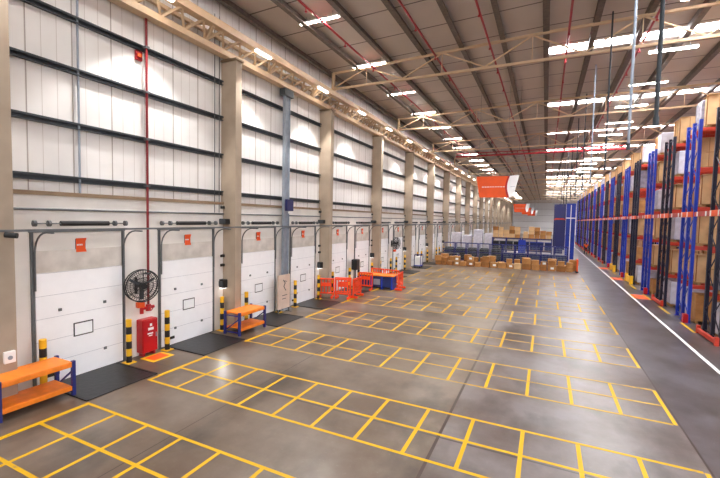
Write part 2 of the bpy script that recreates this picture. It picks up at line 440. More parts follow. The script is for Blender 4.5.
# ------------------------------------------------------------------ sprinkler pipes
def pipe(name, pts, r, m, label, cat, drops=None):
    b = MB().tube(pts, r, 8)
    o = tag(b.build(name, m), label, cat)
    if drops:
        d = MB().tube([(0, 0, 0), (0, 0, -.16)], .022, 6).tube([(0, 0, -.16), (0, 0, -.2)], .05, 8).mesh('sprinkler_head', m)
        for p in drops: place(d, 'sprinkler_head', o, p)
    return o
for x, nm in ((-8.0, 'dark red sprinkler pipe under the roof, nearest the dock wall'), (-4.9, 'dark red sprinkler pipe under the roof, second from the dock wall'),
              (-2.5, 'dark red sprinkler pipe under the roof, third from the dock wall'), (.53, 'dark red sprinkler pipe just past the roof ridge line'), (3.4, 'dark red sprinkler pipe under the roof over the rack aisle')):
    z = roofz(x)-.42
    pipe('sprinkler_pipe', [(x, -8, z), (x, 140, z)], .045, 'dark_red', nm, 'pipe', [(x, y, z) for y in range(6, 100, 3)])
m = MB().tube([(-8.8, 41.6, 10.95), (6.2, 41.6, 10.95)], .09, 8)
o = tag(m.build('sprinkler_main', 'dark_red'), 'dark red sprinkler main crossing the hall under the roof trusses', 'pipe')
b = MB().tube([(-8.8, 41.6, 11.25), (6.2, 41.6, 11.25)], .05, 8)
for i in range(16): b.tube([(-8.6+i*.97, 41.6, 10.95), (-8.6+i*.97, 41.6, 11.25)], .03, 6)
b.build('upper_pipe', 'dark_red', o)
for i in range(6): MB().bar((-8+i*2.7, 41.6, 11.28), (-8+i*2.7, 41.6, 12.3), .02).build('hanger', 'track', o)

rp = thing('fire_riser_pipe', 'red fire riser pipe down the dock wall between the first two doors', 'pipe', (-10.85, 7.9, 0))
MB().tube([(0, 0, 1.55), (0, 0, 10.03)], .036, 8).build('pipe', 'riser', rp)
b = MB().tube([(0, 0, 1.35), (0, 0, 1.55)], .075, 8).tube([(0, -.2, 1.45), (0, .18, 1.45)], .05, 8).tube([(0, -.22, 1.3), (0, -.22, 1.5)], .055, 8)
v = b.build('valve', 'red', rp); MB().ring((.12, -.02, 1.45), (1, 0, 0), .08, .015, 14).build('hand_wheel', 'dark_red', v)
for z in (2.5, 5.14, 6.52, 7.9, 9.2): MB().bx(-.08, .06, -.06, .06, z-.03, z+.03).build('bracket', 'track', rp)

# hanging tubes in the middle of the hall
for i, (y, r_, m_, d_) in enumerate(((10.15, .042, 'girt', 'thick dark tube'), (13.2, .038, 'steel', 'blue grey tube'), (18.0, .03, 'girt', 'thin dark tube'), (23.6, .035, 'steel', 'thin pale tube'),
                             (28.6, .035, 'girt', 'thin dark tube'), (35, .035, 'girt', 'thin dark tube'), (42, .04, 'girt', 'thin dark tube'), (50, .04, 'girt', 'thin dark tube'), (58, .045, 'girt', 'thin dark tube'), (67, .045, 'girt', 'thin dark tube'))):
    zb = 6.5
    t_ = thing('hanging_tube', '%s hanging from the roof, %s in the line along the rack aisle' % (d_, nth(i+1)), 'hanging tube', (2.0, y, zb), 0, 'tubes hanging from the roof')
    MB().tube([(0, 0, 0), (0, 0, roofz(2)+.02-zb)], r_, 8).build('tube', m_, t_)
    MB().tube([(0, 0, -.12), (0, 0, .05)], r_*1.35, 8).build('end_cap', 'girt', t_)

# ------------------------------------------------------------------ hanging banners
bn = thing('hanging_banner', 'largest orange hanging banner, first in the line above the floor', 'banner', (-3.0, 25, 6.4), 0, 'orange banners hung from the roof')
b = MB(); n = 12; L_ = []
for i in range(n+1):
    tt = i/n; zz = .62-1.28*tt
    xr = .86-.14*math.sin(math.pi*tt)+.0*tt; xl = -.98+.22*tt
    L_.append((xl, xr, zz))
for th in (0, 1):
    yy = .03*th
    vs = [(a_, yy, z_) for a_, c_, z_ in L_]+[(c_, yy, z_) for a_, c_, z_ in L_]
    fs = [[i, i+1, n+2+i, n+1+i] for i in range(n)]
    b.add(vs, fs if th == 0 else [f[::-1] for f in fs])
ft = b.build('front_panel', 'orange_sign', bn)
b = MB()
for i in range(9): b.bx(-.62+i*.15, -.62+i*.15+.11, -.012, -.004, -.045, .0)
b.build('lettering', 'white', ft)
b = MB()
vs = []
for a_, c_, z_ in L_:
    tt = (.62-z_)/1.28
    vs += [(c_, 0, z_), (c_+.10+.08*math.sin(math.pi*tt)*0, .06, z_+.01)]
b.add(vs, [[2*i, 2*i+2, 2*i+3, 2*i+1] for i in range(n)]); b.build('red_edge', 'red', bn)
b = MB(); vs = []
for a_, c_, z_ in L_:
    tt = (.62-z_)/1.28
    vs += [(c_+.10, .06, z_+.01), (1.46-.30*tt, .42, z_+.1-.0*tt), (1.46-.30*tt, .45, z_+.1)]
b.add(vs, [[3*i, 3*i+3, 3*i+4, 3*i+1] for i in range(n)]+[[3*i+1, 3*i+4, 3*i+5, 3*i+2] for i in range(n)]); sp_ = b.build('side_panel', 'white', bn)
MB().bar((1.0, .1, -.02), (1.25, .28, .02), .02).build('side_lettering', 'steel', sp_)
b = MB().bar((-.9, .04, .62), (.86, .04, .64), .03).bar((.9, .05, .64), (1.46, .43, .72), .03)
for p in ((-.85, .03), (.8, .03), (1.4, .4)): b.bar((p[0], p[1], .62), (p[0], p[1], 5.95), .012)
b.build('hanging_wire', 'track', bn)
for y, x, nm in ((66, -3.75, 'second orange hanging banner behind the largest one'), (84, -3.55, 'third orange hanging banner, beyond the second one'), (102, -3.2, 'fourth orange hanging banner, farthest one down the hall')):
    dup(bn, (x, y, 6.45), None, nm)

# ------------------------------------------------------------------ dock furniture per door
mat_o = thing('dock_mat', 'black rubber dock plate before the first dock door', 'dock plate', (-10.95, DY[0], 0), 0, 'black dock plates before the doors')
MB().bx(0, 1.68, -.84, .84, .004, .022, .006).build('plate', 'rubber', mat_o)
for q in (-.87, .87): MB().bx(0, 1.68, q-.03, q+.03, .004, .03).build('edge_strip', 'black', mat_o)
bo = thing('bollard', 'x', 'bollard', (-10.7, 5.05, 0), 0, 'striped bollards beside the dock doors')
b = MB()
N_ = 6; hh = 1.27
for i in range(N_):
    b.mi(1 if i % 2 == 0 else 0).tube([(0, 0, i*hh/N_), (0, 0, (i+1)*hh/N_)], .075, 12, cap=(i == N_-1))
b.build('post', ['yellow', 'black'], bo)
MB().bx(-.14, .14, -.14, .14, 0, .025, .006).build('base_plate', 'yellow', bo)
sg = thing('door_sign', 'x', 'sign', (-10.985, DY[0], 3.45), 0, 'orange signs above the dock doors')
b = MB()
n = 8; vs = []
for i in range(n+1):
    tt = i/n; z_ = .18-.36*tt; vs += [(.02, -.14, z_), (.02, .12-.04*math.sin(math.pi*tt), z_)]
b.add(vs, [[2*i, 2*i+2, 2*i+3, 2*i+1] for i in range(n)]); b.add([(p[0]-.015, p[1], p[2]) for p in vs], [[2*i+1, 2*i+3, 2*i+2, 2*i] for i in range(n)])
pn = b.build('panel', 'orange_sign', sg)
b = MB()
for i in range(4): b.bx(.021, .026, -.12+i*.036, -.12+i*.036+.025, -.01, .03)
b.build('lettering', 'white', pn)
for q in (-.12, .08): MB().bx(-.015, .005, q-.02, q+.02, -.16, .16).build('fixing', 'track', sg)
ND = 18
for i in range(ND):
    nm = '%s dock door' % nth(i+1)
    if 0 < i < 10 and i != 5: dup(mat_o, (-10.95, DY[i], 0), None, 'black rubber dock plate before the %s' % nm)
    if i: dup(sg, (-10.985, DY[i], 3.45), None, 'small orange sign above the %s' % nm)
    else: sg['label'] = 'small orange sign above the first dock door'
    for s_, wd in ((-1, 'near'), (1, 'far')):
        lab = 'yellow and black bollard at the %s jamb of the %s' % (wd, nm)
        x = -10.68; y = DY[i]+s_*1.06
        if i == 1 and s_ == 1: x, y = -10.98+.18, 10.86
        if i == 0 and s_ < 0: bo['label'] = lab; bo.location = (x, y, 0)
        else: dup(bo, (x, y, 0), None, lab)

# control boxes on the columns
def colthing(name, mb, mats, label, cat, loc, group):
    return tag(mb.build(name, mats, None, loc), label, cat, group)
for i in range(1, 12):
    y = YC[i]; cn = '%s concrete column' % nth(i+1)
    b = thing('dock_floodlight', 'large black lamp box low on the %s, shining down at the floor' % cn, 'floodlight', (-10.9, y-.09, 1.74), 0, 'black lamp boxes low on the columns')
    if i == 1: b0, b1, b2 = MB().bx(-.16, .14, -.1, .08, -.16, .16, .015).mesh('housing', 'black'), MB().bx(-.1, .08, -.125, -.1, -.1, .1).mesh('face_plate', 'girt'), MB().bx(-.13, .11, -.08, .06, -.175, -.16).mesh('lens', 'spot')
    place(b0, 'housing', b); place(b1, 'face_plate', b); place(b2, 'lens', b)
    if i < 5:
        d_ = Vector((2.62, -2.86, -1.54)); lamp('flood', 'SPOT', 16, b, (.16, -.16, -.2), d_.to_track_quat('-Z', 'Y').to_euler(), spot_size=R(24), spot_blend=1.0, shadow_soft_size=.03)
    b = thing('floodlight', 'black floodlight high on the %s at rail height' % cn, 'floodlight', (-10.88, y-.09, 4.08), 0, 'floodlights on the columns')
    if i == 1: f0, f1 = MB().bx(-.2, .22, -.1, .09, -.1, .1, .015).mesh('housing', 'black'), MB().bx(-.16, .18, -.11, -.1, -.08, .08).mesh('lens', 'girt')
    place(f0, 'housing', b); place(f1, 'lens', b)
    for z, nm in ((2.43, 'lower'), (2.78, 'upper'), (4.6, 'topmost')):
        b = thing('sounder', '%s small black sounder on the %s' % (nm, cn), 'sounder', (-10.96, y-.05, z), 0, 'small sounders on the columns')
        if i == 1 and z == 2.43: s0, s1 = MB().bx(-.05, .05, -.04, .05, -.05, .05, .01).mesh('base', 'black'), MB().tube([(0, -.09, 0), (0, -.04, 0)], [.055, .04], 10).mesh('horn', 'black')
        place(s0, 'base', b); place(s1, 'horn', b)

# socket, alarm, loudspeaker on the first column
so = thing('socket_box', 'white electrical socket box on the first concrete column', 'socket', (-10.4, 4.27, 1.14))
MB().bx(0, .06, -.1, .1, -.13, .13, .01).build('housing', 'white', so)
b = MB().tube([(.06, 0, -.01), (.075, 0, -.01)], .045, 10); b.build('outlet', 'steel', so)
al = thing('alarm_light', 'small red fire alarm beacon high on the dock wall sheeting', 'alarm', (-11.1, 7.8, 8.96))
MB().bx(0, .07, -.1, .1, -.14, .14, .01).build('base', 'dark_red', al); MB().bx(.07, .12, -.06, .06, -.05, .06, .01).build('lens', 'orange_sign', al)
ls = thing('camera_unit', 'small black camera on an arm on the first concrete column', 'security camera', (-10.4, 4.3, 3.78))
MB().bar((0, .02, .0), (.22, -.02, .02), .03).build('arm', 'black', ls); MB().tube([(.15, -.1, .02), (.3, .05, .0)], .06, 10).build('body', 'black', ls)

# steel post in the second bay, sign, notice board
dp = thing('steel_post', 'blue grey steel post on the dock wall between third and fourth doors', 'post', (-10.78, 14.72, 0))
b = MB().bx(-.07, .07, -.19, -.15, 0, 10.0).bx(-.07, .07, .15, .19, 0, 10.0).bx(-.02, .02, -.15, .15, 0, 10.0); b.build('post', 'steel', dp)
MB().bx(-.15, .15, -.33, .33, 9.7, 10.0).build('head_plate', 'girt', dp); MB().bx(-.15, .16, -.35, .35, 0, .03).build('base_plate', 'steel', dp)
si = thing('post_sign', 'dark blue sign box fixed to the steel post', 'sign', (-10.62, 14.72, 4.85))
MB().bx(-.02, .1, -.24, .24, -.28, .24, .01).build('panel', 'sign_blue', si); MB().bx(.1, .11, -.16, .16, -.4, -.3).build('lower_plate', 'white', si)
nb = thing('notice_board', 'cream notice board standing at the foot of the steel post', 'board', (-10.45, 14.2, 0))
MB().bx(-.03, .03, -.42, .42, .2, 1.72, .01).build('panel', 'board', nb)
b = MB()
for (y0, z0, y1, z1) in ((-.1, 1.5, .05, 1.35), (.05, 1.35, -.05, 1.2), (-.05, 1.2, .1, 1.0), (0, 1.45, .15, 1.4), (-.15, .8, .2, .8), (-.15, .65, .1, .65)): b.bar((.035, y0, z0), (.035, y1, z1), .025)
b.build('drawing', 'girt', nb)
for q in (-.38, .38): MB().bx(-.02, .02, q-.02, q+.02, 0, .2).bx(-.15, .15, q-.03, q+.03, 0, .02).build('foot', 'track', nb)

# fans
def fan(label, loc, rz, grp):
    f = thing('wall_fan', label, 'fan', loc, rz, grp)     # faces +x
    g = MB()
    for r_, x in ((.46, 0), (.46, .14), (.36, .17), (.25, .185), (.13, .19), (.36, -.03), (.2, -.04)): g.ring((x, 0, 0), (1, 0, 0), r_, .016 if r_ > .4 else .007, 36, 5)
    for k in range(40):
        a = 2*math.pi*k/40; c, s = math.cos(a), math.sin(a)
        g.tube([(.19, .1*c, .1*s), (.17, .36*c, .36*s), (.14, .46*c, .46*s), (0, .46*c, .46*s), (-.03, .36*c, .36*s), (-.04, .1*c, .1*s)], .005, 4, False)
    g.build('cage', 'black', f)
    bl = MB()
    for k in range(3):
        a = 2*math.pi*k/3+.5; P = []
        for rr, half, tw in ((.06, .03, .02), (.2, .045, .03), (.32, .05, .03), (.40, .03, .02)):
            for s in (-1, 1):
                t = a+s*half/rr*.9 if rr > .1 else a+s*.5
                P.append((.06+s*tw, rr*math.cos(t), rr*math.sin(t)))
        vs = P+[(p[0]+.012, p[1], p[2]) for p in P]; q = len(P)
        fs = [[2*i, 2*i+1, 2*i+3, 2*i+2] for i in range(3)]+[[q+2*i+2, q+2*i+3, q+2*i+1, q+2*i] for i in range(3)]
        bl.add(vs, fs)
    bl.build('blade', 'girt', f)
    ga = MB()
    for k in range(3):
        a = 2*math.pi*k/3-.5; ga.bar((.19, .05*math.cos(a), .05*math.sin(a)), (.15, .45*math.cos(a), .45*math.sin(a)), .03, .012)
    ga.tube([(.17, 0, 0), (.2, 0, 0)], .09, 14); ga.build('guard_arms', 'black', f)
    MB().tube([(-.2, 0, 0), (.1, 0, 0)], .085, 12).build('motor', 'black', f)
    b = MB().bar((-.35, 0, -.1), (-.1, 0, 0), .05).bar((-.38, 0, -.3), (-.38, 0, .2), .06); b.build('bracket', 'black', f)
    s = MB().bx(-.12, .02, -.11, .09, -.66, -.5, .01); s.build('switch_box', 'orange_sign', f)
    MB().bar((-.1, 0, -.5), (-.1, 0, -.08), .02).build('cable', 'black', f)
    return f
f1 = fan('round black caged fan above the red hose cabinet', (-10.55, 7.46, 2.22), R(-14), 'wall fans')
dup(f1, (-10.5, 28.62, 2.42), R(-14), 'round black caged fan further down the dock wall')

# red cabinet and marked floor
cb = thing('fire_cabinet', 'red fire hose cabinet on the dock wall under the fan', 'fire cabinet', (-10.86, 7.86, 0))
MB().bx(-.13, .13, -.25, .25, .1, 1.12, .02).build('body', 'red', cb)
d_ = MB().bx(.13, .155, -.23, .23, .13, 1.09, .006).build('cabinet_door', 'red', cb)
b = MB().bx(.156, .16, -.08, .1, .78, .86).bx(.156, .16, -.1, .08, .66, .7).bx(.156, .16, -.06, .06, .60, .63).bx(.156, .16, -.02, .05, .9, .98); b.build('marking', 'white', d_)
MB().bx(.156, .18, .17, .2, .55, .68).build('handle', 'steel', d_)
for q in (-.17, .17): MB().bx(-.1, .1, q-.03, q+.03, 0, .1).build('foot', 'dark_red', cb)
fm = tag(MB().bx(-10.63, -10.2, 7.6, 8.12, .003, .008).build('floor_patch', 'orange_sign'), 'red painted keep clear patch on the floor before the fire cabinet', 'floor marking')
MB().bx(-10.7, -10.63, 7.5, 8.22, .003, .007).bx(-10.2, -10.1, 7.5, 8.22, .003, .007).bx(-10.63, -10.2, 7.5, 7.6, .003, .007).bx(-10.63, -10.2, 8.12, 8.22, .003, .007).build('border', 'yellow', fm)

# ------------------------------------------------------------------ orange benches
def bench(label, loc, rz, L=1.38, grp='orange benches with blue legs', top=True):
    b = thing('bench', label, 'bench', loc, rz, grp); W, Z = .68, .80
    MB().bx(-W/2-.02, W/2+.02, -L/2+.02, L/2-.02, Z-.02, Z+.02, .006).build('top_shelf', 'orange', b)
    for nm, z in (('top_beam', Z-.05), ('lower_beam', .2)):
        for s in (-1, 1): MB().bx(s*W/2-.025, s*W/2+.025, -L/2+.04, L/2-.04, z-.05, z+.05, .006).build(nm, 'orange', b)
    m = MB().bx(-W/2, W/2, -L/2+.05, L/2-.05, .24, .265)
    m.build('lower_shelf', 'orange', b)
    for s in (-1, 1):
        for q in (-1, 1):
            l = MB().bx(s*W/2-.04, s*W/2+.04, q*L/2-.035, q*L/2+.035, 0, Z+.04); l.build('leg', 'navy_leg', b)
    for q in (-1, 1):
        m = MB().bar((-W/2, q*L/2, .12), (W/2, q*L/2, .62), .035).bar((-W/2, q*L/2, .70), (W/2, q*L/2, .70), .035).bar((-W/2, q*L/2, .10), (W/2, q*L/2, .10), .035); m.build('end_brace', 'navy_leg', b)
    return b
bench('orange topped bench with navy legs beside the first concrete column', (-10.18, 4.55, 0), 0)
be2 = bench('orange topped bench with navy legs by the second column and third dock door', (-10.06, 11.3, 0), 0)

# ------------------------------------------------------------------ plastic barriers
def barrier(label, p, q):
    p, q = Vector((p[0], p[1], 0)), Vector((q[0], q[1], 0)); L = (q-p).length; a = math.atan2(q.y-p.y, q.x-p.x)
    b = thing('barrier', label, 'barrier', (p+q)/2, a, 'orange plastic barriers by the docks')
    f = MB().bx(-L/2, L/2, -.03, .03, .98, 1.06, .015).bx(-L/2, L/2, -.03, .03, .22, .30, .01).bx(-L/2, -L/2+.06, -.03, .03, .12, 1.0, .01).bx(L/2-.06, L/2, -.03, .03, .12, 1.0, .01)
    f.build('frame', 'orange_plastic', b)
    n = max(4, int(L/.16)); s = MB()
    for i in range(1, n): x = -L/2+L*i/n; s.bx(x-.025, x+.025, -.018, .018, .28, 1.0)
    s.build('bars', 'orange_plastic', b)
    MB().bx(-L*.3, L*.3, -.02, .02, .62, .82, .005).build('panel', 'orange_plastic', b)
    for s_ in (-1, 1): MB().bx(s_*L*.38-.05, s_*L*.38+.05, -.22, .22, 0, .13, .02).build('foot', 'orange_plastic', b)
barrier('orange plastic barrier against the third concrete column', (-10.92, 17.9), (-10.1, 18.2))
barrier('orange plastic barrier across the near side of the fifth dock plate', (-10.05, 18.22), (-9.22, 18.4))
barrier('orange plastic barrier along the outer edge of the fifth dock plate', (-9.15, 18.55), (-9.22, 19.7))
barrier('orange plastic barrier just inside the near barrier of the fifth dock plate', (-10.3, 18.62), (-9.45, 18.95))
barrier('orange plastic barrier across the far side of the fifth dock plate', (-10.1, 21.25), (-9.2, 21.3))
barrier('orange plastic barrier on the hall side end of the blue container', (-7.85, 22.0), (-7.95, 23.15))
barrier('orange plastic barrier behind the blue container, outer one', (-8.25, 23.3), (-9.3, 23.5))
barrier('orange plastic barrier behind the blue container, wall side one', (-9.35, 23.5), (-10.3, 23.55))
# long blue container bench with orange boards
st = thing('blue_container', 'long blue container with orange boards on top near the sixth door', 'container', (-9.3, 22.5, 0), R(6))
MB().bx(-1.1, 1.0, -.42, .42, .1, .74, .02).build('body', 'bin_blue', st)
b = MB()
for x in (-1.05, -.32, .32, .95): b.bx(x-.05, x+.05, -.47, .47, 0, .78)
b.build('frame', 'blue', st)
MB().bx(-1.2, 1.1, -.5, .5, .78, .84, .01).build('top_board', 'orange', st)
b = MB().bx(-.2, .22, -.485, -.475, .25, .6); b.build('side_panel', 'steel', st)
# black items at the wall by docks five and six
lt = thing('dock_lamp', 'black dock lamp on a stand between the fifth and sixth doors', 'dock lamp', (-10.6, 21.8, 0))
MB().bar((0, 0, 0), (0, 0, 1.6), .05).build('stand', 'black', lt); MB().bx(-.18, .18, -.22, .22, 1.1, 1.75, .03).build('head', 'black', lt)
MB().bx(-.2, .2, -.2, .2, 0, .03).build('base', 'black', lt)
tl = thing('trolley', 'white and blue trolley before the fifth concrete column', 'trolley', (-10.1, 33.6, .023))
MB().bx(-.3, .3, -.4, .4, .18, .24).build('deck', 'blue', tl)
b = MB()
for x in (-.28, .28):
    for y in (-.38, .38): b.bar((x, y, .2), (x, y, 1.15), .04)
b.bar((-.28, -.38, 1.15), (.28, -.38, 1.15), .04).bar((-.28, .38, 1.15), (.28, .38, 1.15), .04).bar((-.28, -.38, 1.15), (-.28, .38, 1.15), .04).bar((.28, -.38, 1.15), (.28, .38, 1.15), .04)
b.build('frame', 'navy_leg', tl); MB().bx(-.24, .24, -.34, .34, .24, 1.0, .02).build('tub', 'white', tl)
b = MB()
for x in (-.22, .22):
    for y in (-.3, .3): b.tube([(x-.03, y, .08), (x+.03, y, .08)], .08, 10)
b.build('wheel', 'black', tl)

# ------------------------------------------------------------------ cartons
def carton_mesh(w_, d_, h_, m):
    b = MB().bx(-w_/2, w_/2, -d_/2, d_/2, 0, h_, .012); b.mi(1).bx(-w_/2-.001, w_/2+.001, -.035, .035, h_*.78, h_+.002)
    return b.mesh('carton', [m, 'tape'])
cms = [carton_mesh(w_, d_, h_, m) for (w_, d_, h_) in ((.62, .5, .5), (.52, .45, .40), (.7, .55, .5), (.45, .45, .34)) for m in ('carton', 'carton_dark', 'carton_pale')]
lblm = MB().bx(-.13, .13, -.006, 0, -.09, .09).mesh('paper_label', 'white')
x = -9.5; i = 0; rng = random.Random(3); ci = 0
while x < 2.3:
    cm = cms[rng.choice((0, 1, 0, 3, 4, 6, 7, 2))] if x > -7 else cms[rng.choice((4, 10, 3))]
    w_ = max(v.co.x for v in cm.vertices)*2; ci += 1
    y = 37.35+.10*rng.random()+(x+9.5)*.1
    nl = 2 if rng.random() < .62 or x > 0 else 1
    z = 0
    for lv in range(nl):
        if lv: cm = cms[rng.choice((0, 1, 3, 4))]
        o = tag(place(cm, 'carton', None, (x+w_/2, y, z), (0, 0, R(rng.uniform(-5, 5)))), 'brown carton %s stack %s along the floor row from the dock side' % (('at the base of', 'on top of')[lv], nth(ci)), 'carton', 'cartons in the long row on the floor')
        if rng.random() < .3: place(lblm, 'paper_label', o, (.05, -max(v.co.y for v in cm.vertices)-.002, .25))
        z += max(v.co.z for v in cm.vertices)
    x += w_+.07
    i += 1
ci = 0
x = -9.2
while x < 2.2:
    cm = cms[rng.choice((0, 3, 4, 1, 6))]; w_ = max(v.co.x for v in cm.vertices)*2; ci += 1
    hgt = 0
    for lv in range(2 if rng.random() < .5 else 1):
        tag(place(cm, 'carton', None, (x+w_/2, 38.25+(x+9.5)*.1, hgt), (0, 0, R(rng.uniform(-6, 6)))), 'carton %s pile %s of the floor row behind the front stacks' % (('low in', 'high in')[lv], nth(ci)), 'carton', 'cartons in the rear of the floor row')
        hgt += max(v.co.z for v in cm.vertices)
    x += w_+.16
eb = thing('end_board', 'red stop board at the rack aisle end of the floor cartons', 'board', (2.62, 38.6, 0))
MB().bx(-.05, .05, -.4, .4, .1, 1.15, .01).build('panel', 'orange_sign', eb); MB().bx(-.1, .1, -.45, .45, 0, .1).build('base', 'girt', eb)

# low storage racks behind them with cartons on top
lr = thing('low_rack', 'x', 'rack', (-3.75, 45.0, 0), 0, 'low blue racks behind the floor cartons')
for s in (-1, 0, 1):
    b = MB()
    for q in (-.5, .5): b.bx(s*1.4-.05, s*1.4+.05, q-.05, q+.05, 0, 2.59)
    b.bar((s*1.4, -.5, .2), (s*1.4, .5, 1.2), .04).bar((s*1.4, .5, 1.2), (s*1.4, -.5, 2.2), .04)
    b.build('upright_frame', 'navy_leg', lr)
for z in (1.25, 2.5):
    for q in (-.5, .5): MB().bx(-1.45, 1.45, q-.04, q+.04, z-.06, z+.06).build('beam', 'sign_blue', lr)
    MB().bx(-1.4, 1.4, -.5, .5, z+.06, z+.09).build('deck', 'timber', lr)
lr['label'] = 'low blue rack behind the floor cartons, nearest the dock side'
lr2 = dup(lr, (-.75, 45.0, 0), None, 'low blue rack behind the floor cartons, beside the blue panel tower')
ci = 0
for rx, rnm in ((-3.75, 'dock side low rack'), (-.75, 'low rack by the blue tower')):
    for col in range(5):
        x = rx-1.1+col*.55; zz = 2.6
        for lv in range(3):
            cm = cms[rng.choice((3, 5, 4, 9, 11, 5))]
            if lv == 2 and rng.random() < .35: continue
            tag(place(cm, 'carton', None, (x, 44.75-.1*rng.random(), zz), (0, 0, R(rng.uniform(-4, 4)))), 'pale carton in %s stack, %s layer, on the %s' % (nth(col+1), ('bottom', 'middle', 'top')[lv], rnm), 'carton', 'cartons on the low racks')
            zz += max(v.co.z for v in cm.vertices)+.001
    for k, (z, w2) in enumerate(((0, .55), (1.34, .5))):
        for col in range(4):
            x = rx-1.05+col*.7
            t_ = thing('storage_tub', '%s storage tub on %s of the %s' % (nth(col+1), ('the floor level', 'the middle deck')[k], rnm), 'tub', (x, 44.95, z), 0, 'tubs in the low racks')
            if 'tub0' not in globals():
                tub0 = MB().bx(-.3, .3, -.4, .4, .02, .85, .03).mesh('body', 'bin_blue'); tubr = MB().bx(-.32, .32, -.42, .42, .8, .86, .01).mesh('rim', 'blue')
                tub1 = MB().bx(-.3, .3, -.4, .4, .02, .85, .03).mesh('body', 'black'); tubw = MB().bx(-.32, .32, -.42, .42, .8, .86, .01).mesh('rim', 'girt')
            dark = rx < -2
            place(tub1 if dark else tub0, 'body', t_); place(tubw if dark else tubr, 'rim', t_)
# blue mesh cages with dark sacks by the dock side
cg = thing('mesh_cage', 'x', 'cage', (-9.3, 42.5, 0), 0, 'blue mesh cages behind the floor cartons')
b = MB()
for sx in (-.55, .55):
    for sy in (-.45, .45): b.bar((sx, sy, 0), (sx, sy, 1.9), .06)
for z in (.15, 1.0, 1.9):
    for sy in (-.45, .45): b.bar((-.55, sy, z), (.55, sy, z), .05)
    for sx in (-.55, .55): b.bar((sx, -.45, z), (sx, .45, z), .05)
b.build('frame', 'navy_leg', cg)
b = MB()
for k in range(1, 9):
    b.bar((-.55+k*.122, -.45, .15), (-.55+k*.122, -.45, 1.9), .014); b.bar((-.55, -.45, .15+k*.19), (.55, -.45, .15+k*.19), .014)
b.build('mesh_side', 'steel', cg)
MB().bx(-.53, .53, -.43, .43, .1, .16).build('floor_plate', 'girt', cg)
MB().bx(-.48, .48, -.38, .38, .16, 1.45, .15).build('dark_sack', 'black', cg)
blue_load = MB().bx(-.48, .48, -.38, .38, .16, 1.1, .04).mesh('tub', 'bin_blue')
cg['label'] = 'blue mesh cage with dark load, nearest the dock wall'
for k in range(1, 10):
    c_ = dup(cg, (-9.3+1.2*k, 42.5+.06*k, 0), None, 'blue mesh cage with dark load, %s from the dock wall' % nth(k+1))
    if k > 4:
        c_['label'] = 'blue mesh cage with a blue tub before the low racks, %s from the dock wall' % nth(k+1)
        for q in c_.children:
            if q.name.startswith('dark_sack'): q.data = blue_load; q.name = 'tub'
for k in range(5):
    t_ = thing('wrapped_stack', 'tall white wrapped stack behind the mesh cages, %s from the dock wall' % nth(k+1), 'wrapped load', (-9.6+1.25*k, 47.6, 0), 0, 'white wrapped stacks behind the cages')
    if k == 0: ws0 = [MB().bx(-.5, .5, -.5, .5, .14, h_, .06).mesh('wrapped_load', 'wrap') for h_ in (2.9, 3.3, 2.6)]; ws1 = MB().bx(-.55, .55, -.55, .55, 0, .14).mesh('pallet', 'timber')
    place(ws0[(k*2) % 3], 'wrapped_load', t_); place(ws1, 'pallet', t_)
dk = thing('workbench', 'dark navy workbench with timber boards near the dock wall cages', 'workbench', (-8.9, 40.4, 0), R(3))
MB().bx(-1.0, 1.0, -.45, .45, .82, .92, .01).build('top', 'navy', dk); MB().bx(-.9, .95, -.42, .4, .1, .55, .02).build('timber_boards', 'carton_dark', dk)
for sx in (-.95, .95):
    for sy in (-.4, .4): MB().bx(sx-.05, sx+.05, sy-.05, sy+.05, 0, .82).build('leg', 'navy_leg', dk)
# tall blue panel tower at the head of the middle racks
tw = thing('panel_tower', 'tall bright blue panel tower at the end of the middle racks', 'rack end panel', (2.52, 49.8, 0))
b = MB().bx(-.45, .45, -.18, .2, 0, 6.45, .02); b.build('panel', 'blue', tw)
b = MB().bx(-.04, .04, -.22, -.16, 0, 6.3); b.build('white_strip', 'white', tw)
MB().bx(-.46, .46, -.23, -.2, 4.75, 4.88).build('label_plate', 'white', tw)
for (tx, ty, th, nm) in ((1.7, 60.5, 6.8, 'first'), (2.3, 69, 7.2, 'second'), (1.75, 75, 7.4, 'third')):
    q = thing('rack_end_panel', 'dark purple rack end beyond the bright blue tower, %s one behind it' % nm, 'rack end panel', (tx, ty, 0), 0, 'dark rack ends beyond the blue tower')
    MB().bx(-.5, .5, -.2, .2, 0, th, .02).build('panel', 'sign_blue', q); MB().bx(-.52, .52, -.24, -.2, 4.7, 4.9).build('beam', 'beam', q)
tw2 = thing('panel_tower', 'short blue panel standing in the middle of the low racks', 'rack end panel', (-2.15, 44.2, 0))
MB().bx(-.36, .36, -.06, .06, .3, 2.4, .02).build('panel', 'blue', tw2)
for q in (-.27, .27): MB().bx(q-.03, q+.03, -.2, .2, 0, .3).build('foot', 'girt', tw2)

# ------------------------------------------------------------------ pallet racks on the aisle
XR = 5.85; LEV = [1.7, 3.4, 5.1, 6.8, 8.5]; ZT = 8.85
ROWY = [18.85, 22.4, 26.15, 29.95, 34.3]+[38.15+3.85*k for k in range(15)]
def rack_meshes(col):
    out = []
    for fx in range(3):
        b = MB(); x = XR+2.75*fx
        for y in (-.8, 0, .8): b.bx(x-.06, x+.06, y-.055, y+.055, 0, ZT+(0 if fx else .0))
        for a_, c_ in ((-.8, 0), (0, .8)):
            z = .25; s = 1
            while z < ZT-.8:
                b.bar((x, a_ if s > 0 else c_, z), (x, c_ if s > 0 else a_, z+.75), .03); z += .75; s = -s
        for z in (.2, ZT-.15): b.bar((x, -.8, z), (x, .8, z), .04)
        for y in (-.8, 0, .8): b.bx(x-.1, x+.1, y-.1, y+.1, 0, .012)
        out.append(b.mesh('upright_frame', col))
    return out
frames = {c: rack_meshes(c) for c in ('navy', 'blue')}
